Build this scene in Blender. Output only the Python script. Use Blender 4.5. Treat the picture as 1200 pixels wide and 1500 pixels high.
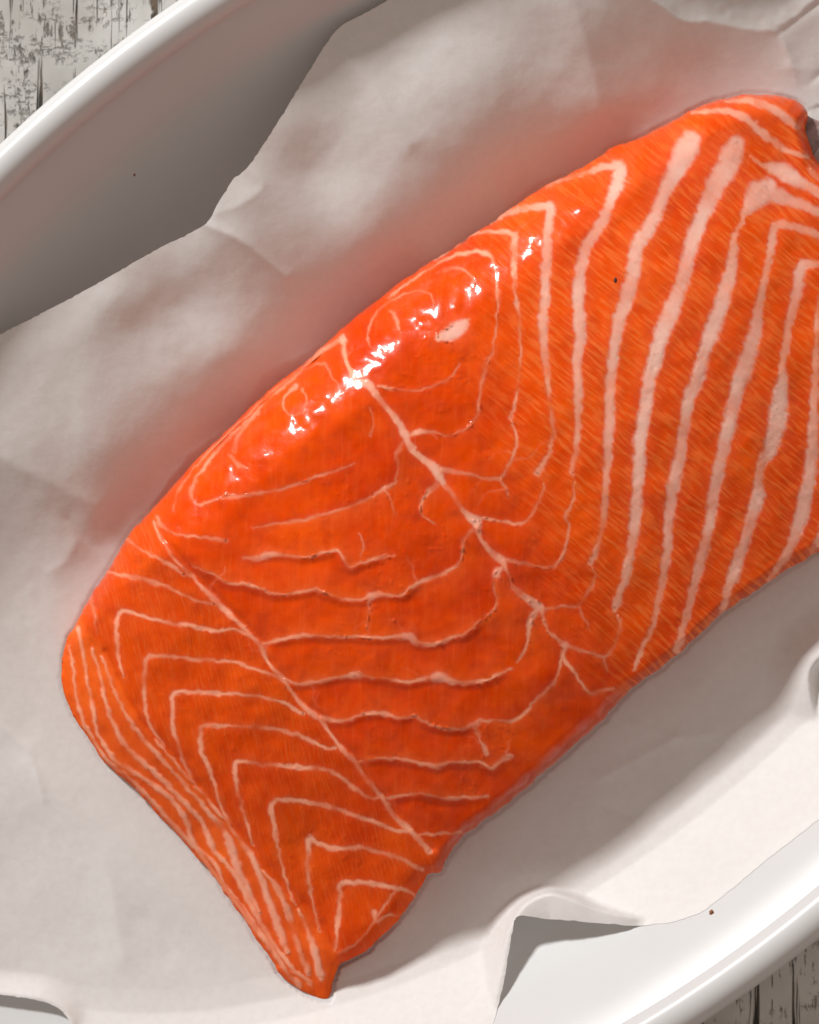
import bpy, math
import numpy as np
from mathutils import Vector

# ------------------------------------------------------------------ camera, world, lights, exposure
for o in list(bpy.data.objects):
    bpy.data.objects.remove(o)
scene = bpy.context.scene
COL = scene.collection
S = 0.0002            # metres per unit of the survey grid (1200 x 1500 units) at the fillet's top
ZREF = 0.035
DIST = 0.75
ZC = ZREF + DIST

cam_d = bpy.data.cameras.new('camera')
cam_d.sensor_width = 36.0
cam_d.lens = 90.0
cam_d.clip_start = 0.01
cam_d.clip_end = 50.0
cam_d.dof.use_dof = True
cam_d.dof.focus_distance = DIST + 0.004
cam_d.dof.aperture_fstop = 9.0
cam = bpy.data.objects.new('camera', cam_d)
cam.location = (0, 0, ZC)
COL.objects.link(cam)
scene.camera = cam

w = bpy.data.worlds.new('World')
scene.world = w
w.use_nodes = True
bg = w.node_tree.nodes['Background']
bg.inputs[0].default_value = (1.0, 0.82, 0.71, 1)
bg.inputs[1].default_value = 0.37

KEY_AZ = Vector((-0.61, 0.79, 0)).normalized()
KEY_EL = math.radians(28.5)
kd = bpy.data.lights.new('window_light', 'AREA')
kd.shape = 'RECTANGLE'
kd.size = 0.26
kd.size_y = 0.24
kd.energy = 53
kd.color = (0.99, 0.99, 0.98)
key = bpy.data.objects.new('window_light', kd)
kdir = Vector((KEY_AZ.x * math.cos(KEY_EL), KEY_AZ.y * math.cos(KEY_EL), math.sin(KEY_EL)))
key.location = kdir * 2.2
key.rotation_euler = (-kdir).to_track_quat('-Z', 'Y').to_euler()
COL.objects.link(key)

vs = scene.view_settings
vs.view_transform = 'Standard'
vs.look = 'None'
vs.exposure = 0.0
vs.gamma = 1.0

# ------------------------------------------------------------------ numeric helpers
def P(px, py, z):
    """survey-grid position at height z (metres) -> world x, y"""
    k = S * (ZC - z) / DIST
    return (px - 600.0) * k, (750.0 - py) * k

def smooth(a, b, x):
    t = np.clip((x - a) / (b - a), 0, 1)
    return t * t * (3 - 2 * t)

_lat = {}
def vnoise(x, y, scale, seed):
    if seed not in _lat:
        _lat[seed] = np.random.RandomState(seed).rand(256, 256)
    L = _lat[seed]
    u = x / scale + 1000.5
    v = y / scale + 1000.5
    i = np.floor(u).astype(int)
    j = np.floor(v).astype(int)
    f = u - i
    g = v - j
    f = f * f * f * (f * (f * 6 - 15) + 10)
    g = g * g * g * (g * (g * 6 - 15) + 10)
    a = L[i % 256, j % 256]; b = L[(i + 1) % 256, j % 256]
    c = L[i % 256, (j + 1) % 256]; d = L[(i + 1) % 256, (j + 1) % 256]
    return ((a * (1 - f) + b * f) * (1 - g) + (c * (1 - f) + d * f) * g) * 2 - 1

def fbm(x, y, scale, seed, octv=3):
    r = 0; a = 1.0
    for k in range(octv):
        r = r + a * vnoise(x, y, scale / 2 ** k, seed + k * 17)
        a *= 0.5
    return r

def spline(pts, step=3.0, closed=False):
    """centripetal-ish Catmull-Rom through points (any number of columns), resampled every step"""
    p = np.array(pts, float)
    if closed:
        q = np.vstack([p[-1], p, p[0], p[1]])
    else:
        q = np.vstack([2 * p[0] - p[1], p, 2 * p[-1] - p[-2]])
    out = []
    for i in range(1, len(q) - 2):
        a, b, c, d = q[i - 1], q[i], q[i + 1], q[i + 2]
        n = max(2, int(np.hypot(*(c - b)[:2]) / 1.0))
        t = np.linspace(0, 1, n, endpoint=False)[:, None]
        m1 = (c - a) * 0.42; m2 = (d - b) * 0.42
        L = np.hypot(*(c - b)[:2]) + 1e-6
        for m, o in ((m1, 0), (m2, 1)):
            l = np.hypot(*m[:2])
            if l > L: m *= L / l
        h = (2*t**3 - 3*t**2 + 1) * b + (t**3 - 2*t**2 + t) * m1 + (-2*t**3 + 3*t**2) * c + (t**3 - t**2) * m2
        out.append(h)
    out = np.vstack(out + [q[-2][None]]) if not closed else np.vstack(out + [p[:1]])
    s = np.concatenate([[0], np.cumsum(np.hypot(*np.diff(out[:, :2], axis=0).T))])
    n = max(3, int(round(s[-1] / step)) + 1)
    t = np.linspace(0, s[-1], n)
    r = np.stack([np.interp(t, s, out[:, k]) for k in range(out.shape[1])], 1)
    return r[:-1] if closed else r

def inside_poly(x, y, poly):
    res = np.zeros(x.shape, bool)
    n = len(poly)
    for i in range(n):
        x0, y0 = poly[i]; x1, y1 = poly[(i + 1) % n]
        if y0 == y1: continue
        c = ((y0 > y) != (y1 > y))
        xi = (x1 - x0) * (y - y0) / (y1 - y0) + x0
        res ^= c & (x < xi)
    return res

class Grid:
    """scalar fields on a regular grid with bilinear lookup"""
    def __init__(s, x0, y0, x1, y1, h):
        s.x0, s.y0, s.h = x0, y0, h
        s.xs = np.arange(x0, x1 + h, h); s.ys = np.arange(y0, y1 + h, h)
        s.X, s.Y = np.meshgrid(s.xs, s.ys, indexing='ij')
    def look(s, F, x, y):
        u = np.clip((x - s.x0) / s.h, 0, len(s.xs) - 1.001); v = np.clip((y - s.y0) / s.h, 0, len(s.ys) - 1.001)
        i = u.astype(int); j = v.astype(int); f = u - i; g = v - j
        return (F[i, j] * (1 - f) + F[i + 1, j] * f) * (1 - g) + (F[i, j + 1] * (1 - f) + F[i + 1, j + 1] * f) * g

def signed_distance(grid, poly):
    X = grid.X.ravel(); Y = grid.Y.ravel()
    ins = inside_poly(X, Y, poly)
    D = np.empty(len(X)); I = np.empty(len(X), int)
    for a in range(0, len(X), 4000):
        d = (X[a:a+4000, None] - poly[None, :, 0])**2 + (Y[a:a+4000, None] - poly[None, :, 1])**2
        I[a:a+4000] = d.argmin(1)
        D[a:a+4000] = np.sqrt(d.min(1))
    D = np.where(ins, D, -D)
    return D.reshape(grid.X.shape), I.reshape(grid.X.shape)

def rbf_fit(pts, lam=2.0):
    p = np.array(pts, float)
    X = p[:, :2] / 100.0
    d = np.sqrt(((X[:, None] - X[None])**2).sum(-1)) + 1e-9
    K = d * d * np.log(d) + np.eye(len(X)) * lam * 0.01
    A = np.block([[K, np.ones((len(X), 1)), X], [np.ones((1, len(X))), np.zeros((1, 3))], [X.T, np.zeros((2, 3))]])
    sol = np.linalg.solve(A, np.concatenate([p[:, 2], [0, 0, 0]]))
    def f(x, y):
        x = np.asarray(x, float) / 100; y = np.asarray(y, float) / 100
        r = sol[-3] + sol[-2] * x + sol[-1] * y
        for k in range(len(X)):
            d2 = (x - X[k, 0])**2 + (y - X[k, 1])**2 + 1e-12
            r = r + sol[k] * 0.5 * d2 * np.log(d2)
        return r
    return f

def dist_poly(x, y, line):
    """nearest distance and index of nearest sample of line (n,>=2)"""
    D = np.empty(len(x)); I = np.empty(len(x), int)
    for a in range(0, len(x), 20000):
        d = (x[a:a+20000, None] - line[None, :, 0])**2 + (y[a:a+20000, None] - line[None, :, 1])**2
        I[a:a+20000] = d.argmin(1); D[a:a+20000] = np.sqrt(d.min(1))
    return D, I

def sheet_cells(x0, y0, x1, y1, h, sd_fn):
    """grid cut along the outline sd = 0: returns px, py of vertices, quads and boundary loops"""
    g = Grid(x0, y0, x1, y1, h)
    sd = sd_fn(g.X, g.Y)
    e = 1.5
    gx = (sd_fn(g.X + e, g.Y) - sd_fn(g.X - e, g.Y)) / (2 * e)
    gy = (sd_fn(g.X, g.Y + e) - sd_fn(g.X, g.Y - e)) / (2 * e)
    gl = np.hypot(gx, gy) + 1e-6
    near = (sd <= 0) & (sd > -1.5 * h)
    X = np.where(near, g.X - sd * gx / gl, g.X); Y = np.where(near, g.Y - sd * gy / gl, g.Y)
    ok = (sd > 0) | near
    c = [(slice(0, -1), slice(0, -1)), (slice(1, None), slice(0, -1)), (slice(1, None), slice(1, None)), (slice(0, -1), slice(1, None))]
    allok = ok[c[0]] & ok[c[1]] & ok[c[2]] & ok[c[3]]
    cnt = sum((sd[k] > 0).astype(int) for k in c)
    keep = allok & (cnt >= 1)
    idx = np.arange(g.X.size).reshape(g.X.shape)
    # survey y points down, so this winding faces up in the world
    quads = np.stack([idx[c[0]][keep], idx[c[3]][keep], idx[c[2]][keep], idx[c[1]][keep]], 1)
    fx, fy = X.ravel()[quads], Y.ravel()[quads]
    area = 0.5 * np.abs((fx[:, 2] - fx[:, 0]) * (fy[:, 3] - fy[:, 1]) - (fx[:, 3] - fx[:, 1]) * (fy[:, 2] - fy[:, 0]))
    quads = quads[area > 0.12 * h * h]
    used = np.unique(quads)
    remap = -np.ones(g.X.size, int); remap[used] = np.arange(len(used))
    quads = remap[quads]
    ed = np.concatenate([quads[:, [k, (k + 1) % 4]] for k in range(4)])
    key_ = ed[:, 0].astype(np.int64) * len(used) + ed[:, 1]
    rev = ed[:, 1].astype(np.int64) * len(used) + ed[:, 0]
    bnd = ed[~np.isin(key_, rev)]
    return X.ravel()[used], Y.ravel()[used], quads, bnd

def loops_of(bnd):
    nxt = {}
    for a, b in bnd: nxt.setdefault(int(a), []).append(int(b))
    loops = []
    while nxt:
        s0 = next(iter(nxt)); lp = [s0]; cur = s0
        while True:
            l = nxt.get(cur)
            if not l: break
            n = l.pop()
            if not l: del nxt[cur]
            if n == s0: break
            lp.append(n); cur = n
        loops.append(lp)
    return loops

def link(name, verts, faces, mat, parent=None, shade=True):
    me = bpy.data.meshes.new(name)
    me.from_pydata([tuple(v) for v in verts] if not isinstance(verts, np.ndarray) else verts.tolist(), [], faces if isinstance(faces, list) else faces.tolist())
    me.validate(); me.update()
    if shade: me.shade_smooth()
    me.materials.append(mat)
    o = bpy.data.objects.new(name, me)
    COL.objects.link(o)
    if parent is not None: o.parent = parent
    return o

def tag(o, label=None, cat=None, group=None, kind=None):
    for k, v in (('label', label), ('category', cat), ('group', group), ('kind', kind)):
        if v: o[k] = v
    return o

def empty(name, loc=(0, 0, 0)):
    o = bpy.data.objects.new(name, None); COL.objects.link(o); o.location = loc; o.empty_display_size = 0.02
    return o

# ------------------------------------------------------------------ node helpers
def new_mat(name):
    m = bpy.data.materials.new(name); m.use_nodes = True
    nt = m.node_tree
    return m, nt, nt.nodes['Principled BSDF']

def N(nt, t, **kw):
    n = nt.nodes.new(t)
    for k, v in kw.items():
        if k.startswith('i_'):
            n.inputs[k[2:].replace('_', ' ')].default_value = v
        else: setattr(n, k, v)
    return n

def math_n(nt, op, a, b=None, clamp=False):
    n = nt.nodes.new('ShaderNodeMath'); n.operation = op; n.use_clamp = clamp
    for k, v in ((0, a), (1, b)):
        if v is None: continue
        if isinstance(v, (int, float)): n.inputs[k].default_value = v
        else: nt.links.new(v, n.inputs[k])
    return n.outputs[0]

def ramp(nt, src, lo, hi, a=0.0, b=1.0):
    n = nt.nodes.new('ShaderNodeMapRange'); n.interpolation_type = 'SMOOTHSTEP'
    nt.links.new(src, n.inputs[0])
    n.inputs[1].default_value = lo; n.inputs[2].default_value = hi; n.inputs[3].default_value = a; n.inputs[4].default_value = b
    return n.outputs[0]

def mixc(nt, fac, a, b, mode='MIX'):
    n = nt.nodes.new('ShaderNodeMix'); n.data_type = 'RGBA'; n.blend_type = mode
    for k, v in ((0, fac), (6, a), (7, b)):
        if isinstance(v, (int, float)): n.inputs[k].default_value = v
        elif isinstance(v, tuple): n.inputs[k].default_value = v
        else: nt.links.new(v, n.inputs[k])
    return n.outputs[2]

def noise_n(nt, vec, scale, detail=3.0, rough=0.55, dist=0.0):
    n = nt.nodes.new('ShaderNodeTexNoise')
    n.inputs['Scale'].default_value = scale; n.inputs['Detail'].default_value = detail
    n.inputs['Roughness'].default_value = rough; n.inputs['Distortion'].default_value = dist
    if vec is not None: nt.links.new(vec, n.inputs['Vector'])
    return n.outputs['Fac']

def mapping(nt, vec, rot=(0, 0, 0), scale=(1, 1, 1), loc=(0, 0, 0)):
    if rot[2]:
        r0 = nt.nodes.new('ShaderNodeMapping'); nt.links.new(vec, r0.inputs[0]); r0.inputs['Rotation'].default_value = rot
        vec = r0.outputs[0]; rot = (0, 0, 0)
    n = nt.nodes.new('ShaderNodeMapping')
    nt.links.new(vec, n.inputs[0])
    n.inputs['Rotation'].default_value = rot; n.inputs['Scale'].default_value = scale; n.inputs['Location'].default_value = loc
    return n.outputs[0]

# ------------------------------------------------------------------ materials
def mat_enamel():
    m, nt, b = new_mat('white_enamel')
    tc = N(nt, 'ShaderNodeTexCoord')
    spots = noise_n(nt, tc.outputs['Object'], 260, 1.0)
    spk = ramp(nt, spots, 0.80, 0.83)
    big = noise_n(nt, tc.outputs['Object'], 9, 3)
    c = mixc(nt, ramp(nt, big, 0.35, 0.7), (0.59, 0.595, 0.60, 1), (0.63, 0.635, 0.635, 1))
    c = mixc(nt, math_n(nt, 'MULTIPLY', spk, 0.75), c, (0.10, 0.06, 0.04, 1))
    nt.links.new(c, b.inputs['Base Color'])
    b.inputs['Roughness'].default_value = 0.28
    b.inputs['Specular IOR Level'].default_value = 0.22
    bp = N(nt, 'ShaderNodeBump'); bp.inputs['Strength'].default_value = 0.03; bp.inputs['Distance'].default_value = 0.002
    nt.links.new(noise_n(nt, tc.outputs['Object'], 60, 2), bp.inputs['Height'])
    nt.links.new(bp.outputs[0], b.inputs['Normal'])
    return m

def mat_paper():
    m, nt, b = new_mat('parchment')
    tc = N(nt, 'ShaderNodeTexCoord')
    n1 = noise_n(nt, tc.outputs['Object'], 420, 4, 0.65)
    n2 = noise_n(nt, tc.outputs['Object'], 30, 3)
    c = mixc(nt, ramp(nt, n1, 0.3, 0.7), (0.83, 0.805, 0.785, 1), (0.87, 0.85, 0.835, 1))
    c = mixc(nt, math_n(nt, 'MULTIPLY', ramp(nt, n2, 0.5, 0.75), 0.25), c, (0.76, 0.74, 0.72, 1))
    nt.links.new(c, b.inputs['Base Color'])
    b.inputs['Roughness'].default_value = 0.5
    b.inputs['Specular IOR Level'].default_value = 0.35
    bp = N(nt, 'ShaderNodeBump'); bp.inputs['Strength'].default_value = 0.12; bp.inputs['Distance'].default_value = 0.0006
    nt.links.new(n1, bp.inputs['Height']); nt.links.new(bp.outputs[0], b.inputs['Normal'])
    tr = N(nt, 'ShaderNodeBsdfTranslucent'); tr.inputs[0].default_value = (0.82, 0.79, 0.75, 1)
    mx = N(nt, 'ShaderNodeMixShader'); mx.inputs[0].default_value = 0.20
    nt.links.new(b.outputs[0], mx.inputs[1]); nt.links.new(tr.outputs[0], mx.inputs[2])
    nt.links.new(mx.outputs[0], nt.nodes['Material Output'].inputs[0])
    return m

def mat_flesh():
    m, nt, b = new_mat('salmon_flesh')
    col = N(nt, 'ShaderNodeAttribute', attribute_name='flesh_color')
    reg = N(nt, 'ShaderNodeAttribute', attribute_name='region')      # r: right fibres, g: facet fibres, b: wetness
    fat = N(nt, 'ShaderNodeAttribute', attribute_name='fat').outputs['Fac']
    pos = N(nt, 'ShaderNodeAttribute', attribute_name='grid').outputs['Vector']   # survey units / 100
    sep = N(nt, 'ShaderNodeSeparateColor'); nt.links.new(reg.outputs['Color'], sep.inputs[0])
    R, G, B = sep.outputs[0], sep.outputs[1], sep.outputs[2]
    warp = N(nt, 'ShaderNodeTexNoise'); warp.inputs['Scale'].default_value = 1.3; warp.inputs['Detail'].default_value = 2
    nt.links.new(pos, warp.inputs['Vector'])
    va = N(nt, 'ShaderNodeVectorMath', operation='SCALE'); va.inputs['Scale'].default_value = 0.12
    nt.links.new(warp.outputs['Color'], va.inputs[0])
    vb = N(nt, 'ShaderNodeVectorMath', operation='ADD'); nt.links.new(pos, vb.inputs[0]); nt.links.new(va.outputs[0], vb.inputs[1])
    p2 = vb.outputs[0]
    # fibres: direction along +35 deg (down to the right), fine lines
    f1 = noise_n(nt, mapping(nt, p2, rot=(0, 0, math.radians(-40)), scale=(2.4, 17.0, 1)), 1.0, 1.5, 0.5)
    f1b = noise_n(nt, mapping(nt, p2, rot=(0, 0, math.radians(-36)), scale=(2.2, 22.0, 1)), 1.0, 2.0, 0.6)
    f2 = noise_n(nt, mapping(nt, p2, rot=(0, 0, math.radians(-75)), scale=(2.4, 30.0, 1)), 1.0, 3.0, 0.65)
    f3 = noise_n(nt, mapping(nt, p2, rot=(0, 0, math.radians(-92)), scale=(1.5, 14.0, 1)), 1.0, 3.0, 0.6)
    s1 = math_n(nt, 'ADD', math_n(nt, 'MULTIPLY', ramp(nt, f1, 0.47, 0.62), 0.85), math_n(nt, 'MULTIPLY', ramp(nt, f1b, 0.42, 0.7), 0.35))
    notfat = math_n(nt, 'SUBTRACT', 1.0, fat, clamp=True)
    k1 = math_n(nt, 'MULTIPLY', math_n(nt, 'MULTIPLY', s1, R), notfat)
    k2 = math_n(nt, 'MULTIPLY', math_n(nt, 'MULTIPLY', ramp(nt, f2, 0.42, 0.72), G), notfat)
    rest = math_n(nt, 'SUBTRACT', math_n(nt, 'SUBTRACT', 1.0, R, clamp=True), G, clamp=True)
    k3 = math_n(nt, 'MULTIPLY', math_n(nt, 'MULTIPLY', ramp(nt, f3, 0.45, 0.75), rest), notfat)
    c = mixc(nt, math_n(nt, 'MULTIPLY', k1, 0.58), col.outputs['Color'], (0.98, 0.22, 0.045, 1))
    c = mixc(nt, math_n(nt, 'MULTIPLY', k2, 0.26), c, (0.86, 0.22, 0.06, 1))
    c = mixc(nt, math_n(nt, 'MULTIPLY', k3, 0.16), c, (0.90, 0.20, 0.04, 1))
    mot = noise_n(nt, pos, 3.2, 4, 0.6)
    c = mixc(nt, math_n(nt, 'MULTIPLY', ramp(nt, mot, 0.45, 0.75), math_n(nt, 'MULTIPLY', math_n(nt, 'MULTIPLY', notfat, math_n(nt, 'SUBTRACT', 1.0, math_n(nt, 'MULTIPLY', R, 0.75))), 0.42)), c, (0.50, 0.035, 0.004, 1))
    # fat is slightly mottled pink
    fm = noise_n(nt, pos, 9.0, 4, 0.65)
    c = mixc(nt, math_n(nt, 'MULTIPLY', math_n(nt, 'MULTIPLY', ramp(nt, fm, 0.5, 0.75), fat), 0.28), c, (0.80, 0.24, 0.14, 1))
    nt.links.new(c, b.inputs['Base Color'])
    nt.links.new(math_n(nt, 'MULTIPLY', notfat, 0.30), b.inputs['Subsurface Weight'])
    b.inputs['Subsurface Radius'].default_value = (1.0, 0.28, 0.10)
    b.inputs['Subsurface Scale'].default_value = 0.0018
    rgh = math_n(nt, 'SUBTRACT', 0.55, math_n(nt, 'MULTIPLY', B, 0.27))
    nt.links.new(rgh, b.inputs['Roughness'])
    b.inputs['IOR'].default_value = 1.36
    nt.links.new(math_n(nt, 'ADD', 0.03, math_n(nt, 'MULTIPLY', B, 0.07)), b.inputs['Specular IOR Level'])
    # relief: fibres + wet micro bumps
    hb = noise_n(nt, pos, 14.0, 3, 0.6)
    hs = math_n(nt, 'ADD', math_n(nt, 'MULTIPLY', math_n(nt, 'ADD', k1, k2), 0.5), math_n(nt, 'MULTIPLY', hb, 0.5))
    bp = N(nt, 'ShaderNodeBump'); bp.inputs['Strength'].default_value = 0.35; bp.inputs['Distance'].default_value = 0.0005
    nt.links.new(hs, bp.inputs['Height']); nt.links.new(bp.outputs[0], b.inputs['Normal'])
    # wet film
    wet = noise_n(nt, pos, 3.0, 3, 0.6)
    cw = math_n(nt, 'MULTIPLY', B, ramp(nt, wet, 0.38, 0.6, 0.15, 0.8))
    nt.links.new(cw, b.inputs['Coat Weight'])
    b.inputs['Coat Roughness'].default_value = 0.12
    b.inputs['Coat IOR'].default_value = 1.38
    hc = math_n(nt, 'ADD', math_n(nt, 'MULTIPLY', noise_n(nt, pos, 12.0, 1, 0.5), 0.35), math_n(nt, 'MULTIPLY', noise_n(nt, pos, 4.0, 1, 0.5), 1.6))
    bc = N(nt, 'ShaderNodeBump'); bc.inputs['Strength'].default_value = 0.5; bc.inputs['Distance'].default_value = 0.00024
    nt.links.new(hc, bc.inputs['Height']); nt.links.new(bc.outputs[0], b.inputs['Coat Normal'])
    return m

def mat_skin():
    m, nt, b = new_mat('fish_skin')
    tc = N(nt, 'ShaderNodeTexCoord')
    n = noise_n(nt, tc.outputs['Object'], 260, 4, 0.6)
    nt.links.new(mixc(nt, ramp(nt, n, 0.35, 0.7), (0.26, 0.15, 0.14, 1), (0.46, 0.34, 0.33, 1)), b.inputs['Base Color'])
    b.inputs['Roughness'].default_value = 0.32
    bp = N(nt, 'ShaderNodeBump'); bp.inputs['Strength'].default_value = 0.4; bp.inputs['Distance'].default_value = 0.0005
    nt.links.new(n, bp.inputs['Height']); nt.links.new(bp.outputs[0], b.inputs['Normal'])
    return m

def mat_wood():
    m, nt, b = new_mat('weathered_white_wood')
    tc = N(nt, 'ShaderNodeTexCoord')
    v = tc.outputs['Object']
    oi = N(nt, 'ShaderNodeObjectInfo')
    ad = N(nt, 'ShaderNodeVectorMath', operation='ADD'); nt.links.new(v, ad.inputs[0])
    nt.links.new(oi.outputs['Location'], ad.inputs[1])
    v = ad.outputs[0]
    wob = N(nt, 'ShaderNodeTexNoise'); wob.inputs['Scale'].default_value = 45; nt.links.new(v, wob.inputs['Vector'])
    sc = N(nt, 'ShaderNodeVectorMath', operation='SCALE'); sc.inputs['Scale'].default_value = 0.0016; nt.links.new(wob.outputs['Color'], sc.inputs[0])
    av = N(nt, 'ShaderNodeVectorMath', operation='ADD'); nt.links.new(v, av.inputs[0]); nt.links.new(sc.outputs[0], av.inputs[1])
    v2 = av.outputs[0]
    cr = noise_n(nt, mapping(nt, v2, scale=(240, 7, 1)), 1.0, 4.0, 0.65)      # long cracks along the grain
    cr2 = noise_n(nt, mapping(nt, v2, scale=(620, 90, 1)), 1.0, 4, 0.75)
    saw = noise_n(nt, mapping(nt, v2, scale=(330, 620, 1)), 1.0, 4, 0.75)     # flaked specks
    rows = noise_n(nt, mapping(nt, v2, scale=(12, 95, 1)), 1.0, 2, 0.6)       # rows across the grain where paint wore off
    patch = noise_n(nt, v, 70, 4, 0.7)
    brk = noise_n(nt, mapping(nt, v2, scale=(90, 70, 1)), 1.0, 3, 0.65)
    crack = math_n(nt, 'MULTIPLY', ramp(nt, cr, 0.55, 0.585), ramp(nt, brk, 0.36, 0.46))
    fine = math_n(nt, 'MULTIPLY', ramp(nt, cr2, 0.545, 0.60), ramp(nt, patch, 0.47, 0.56))
    sawm = math_n(nt, 'MULTIPLY', ramp(nt, saw, 0.52, 0.58), math_n(nt, 'MULTIPLY', ramp(nt, rows, 0.50, 0.60), ramp(nt, patch, 0.42, 0.55)))
    wear = math_n(nt, 'MAXIMUM', crack, math_n(nt, 'MAXIMUM', math_n(nt, 'MULTIPLY', fine, 0.75), math_n(nt, 'MULTIPLY', sawm, 0.6)))
    paint = mixc(nt, ramp(nt, noise_n(nt, v, 18, 4, 0.6), 0.35, 0.7), (0.42, 0.41, 0.38, 1), (0.66, 0.655, 0.63, 1))
    bare = mixc(nt, ramp(nt, noise_n(nt, v, 130, 3), 0.4, 0.65), (0.030, 0.024, 0.018, 1), (0.14, 0.10, 0.065, 1))
    c = mixc(nt, wear, paint, bare)
    nt.links.new(c, b.inputs['Base Color'])
    b.inputs['Roughness'].default_value = 0.72
    bp = N(nt, 'ShaderNodeBump'); bp.invert = True; bp.inputs['Strength'].default_value = 0.8; bp.inputs['Distance'].default_value = 0.0012
    nt.links.new(wear, bp.inputs['Height']); nt.links.new(bp.outputs[0], b.inputs['Normal'])
    return m

def mat_plain(name, c, rough=0.6):
    m, nt, b = new_mat(name)
    tc = N(nt, 'ShaderNodeTexCoord')
    n = noise_n(nt, tc.outputs['Object'], 900, 3)
    nt.links.new(mixc(nt, ramp(nt, n, 0.3, 0.7), tuple(x * 0.7 for x in c[:3]) + (1,), tuple(min(1, x * 1.2) for x in c[:3]) + (1,)), b.inputs['Base Color'])
    b.inputs['Roughness'].default_value = rough
    return m

M_ENAMEL, M_PAPER, M_FLESH, M_SKIN, M_WOOD = mat_enamel(), mat_paper(), mat_flesh(), mat_skin(), mat_wood()
M_CRUMB = mat_plain('toasted_crumb', (0.30, 0.12, 0.05))
M_DARK = mat_plain('dark_fleck', (0.05, 0.015, 0.01))

# ------------------------------------------------------------------ table
rng = np.random.RandomState(5)
top = link('tabletop', [(-.75, -.75, -.022), (.75, -.75, -.022), (.75, .75, -.022), (-.75, .75, -.022),
                        (-.75, -.75, -.012), (.75, -.75, -.012), (.75, .75, -.012), (-.75, .75, -.012)],
           [(0, 3, 2, 1), (4, 5, 6, 7), (0, 1, 5, 4), (1, 2, 6, 5), (2, 3, 7, 6), (3, 0, 4, 7)], M_DARK, shade=False)
tag(top, 'weathered white painted wooden tabletop under the dish', 'table', kind='structure')
def plank_mesh(wd):
    prof = [(-wd, -.0118), (-wd, -.002), (-wd + .0006, -.0006), (-wd + .002, 0), (wd - .002, 0), (wd - .0006, -.0006), (wd, -.002), (wd, -.0118)]
    vs_ = []; ys = np.linspace(-.75, .75, 9)
    for y in ys:
        for (x, z) in prof: vs_.append((x, y, z))
    n = len(prof); fs = []
    for j in range(len(ys) - 1):
        for i in range(n):
            a = j * n + i; b2 = j * n + (i + 1) % n
            fs.append((a, b2, b2 + n, a + n))
    fs.append(tuple(range(n))[::-1]); fs.append(tuple((len(ys) - 1) * n + i for i in range(n)))
    me = bpy.data.meshes.new('plank'); me.from_pydata(vs_, [], [f[::-1] for f in fs]); me.update(); me.materials.append(M_WOOD)
    return me
pm = plank_mesh(0.0615)
for i in range(12):
    o = bpy.data.objects.new('plank', pm); COL.objects.link(o); o.parent = top
    o.location = (-0.75 + 0.0625 + 0.125 * i - 0.060, 0, -rng.rand() * 0.0004)

# ------------------------------------------------------------------ oval enamel dish
ANG = math.radians(38)
ECX, ECY = P(664, 737, 0.048)
ks = S * (ZC - 0.048) / DIST
EA, EB = 1275 * ks, 806 * ks
def ell(theta, off):
    """point on the oval, moved inwards by off"""
    u = EA * np.cos(theta); v = EB * np.sin(theta)
    nx = np.cos(theta) / EA; ny = np.sin(theta) / EB
    l = np.hypot(nx, ny)
    u = u - off * nx / l; v = v - off * ny / l
    return ECX + u * math.cos(ANG) - v * math.sin(ANG), ECY + u * math.sin(ANG) + v * math.cos(ANG)
mm = 0.001
WALL = [(5.4, 42.6), (7.0, 41.3), (12, 36.8), (18, 30.4), (25, 23.0), (32, 16.2), (38, 11.3), (44, 8.4), (51, 6.8), (60, 6.1), (62, 6.0)]
wall_o = np.array([a for a, _ in WALL]); wall_z = np.array([b for _, b in WALL])
def dish_z_off(o):            # o in metres inward from the rim centre line
    return np.interp(o / mm, wall_o, wall_z) * mm
NT = 288
TH = np.linspace(0, 2 * math.pi, NT, endpoint=False)
def revolve(profile, name, parent, close_first=False, close_last=False, loop=False):
    vs_ = []; n = len(profile)
    for (o, z) in profile:
        X, Y = ell(TH, o * mm)
        vs_ += [(x, y, z * mm) for x, y in zip(X, Y)]
    fs = []
    rng_ = range(n) if loop else range(n - 1)
    for i in rng_:
        for j in range(NT):
            a = i * NT + j; b = i * NT + (j + 1) % NT; i2 = (i + 1) % n
            fs.append((a, i2 * NT + j, i2 * NT + (j + 1) % NT, b))
    fs = [f[::-1] for f in fs]
    if close_first: fs.append(tuple(range(NT)))
    if close_last: fs.append(tuple((n - 1) * NT + j for j in range(NT)))
    return link(name, vs_, fs, M_ENAMEL, parent)
dish = empty('roasting_dish', (0, 0, 0))
tag(dish, 'large white enamel oval dish with a rolled rim holding the salmon', 'dish')
fine_wall = []
from_o = np.linspace(5.4, 62, 44)
# smooth the wall curve a little
zz = np.interp(from_o, wall_o, wall_z)
for _ in range(3): zz[1:-1] = (zz[:-2] + zz[1:-1] * 2 + zz[2:]) / 4
inner = list(zip(from_o, zz))
under = [(62, 3.6), (57, 3.7), (51, 4.3), (44, 6.0), (38, 8.4), (31, 14.0), (24, 21.0), (16, 29.5), (8, 37.5), (2.5, 41.5), (3.5, 42.5)]
basin = revolve(inner + under[::1], 'basin', dish)
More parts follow.
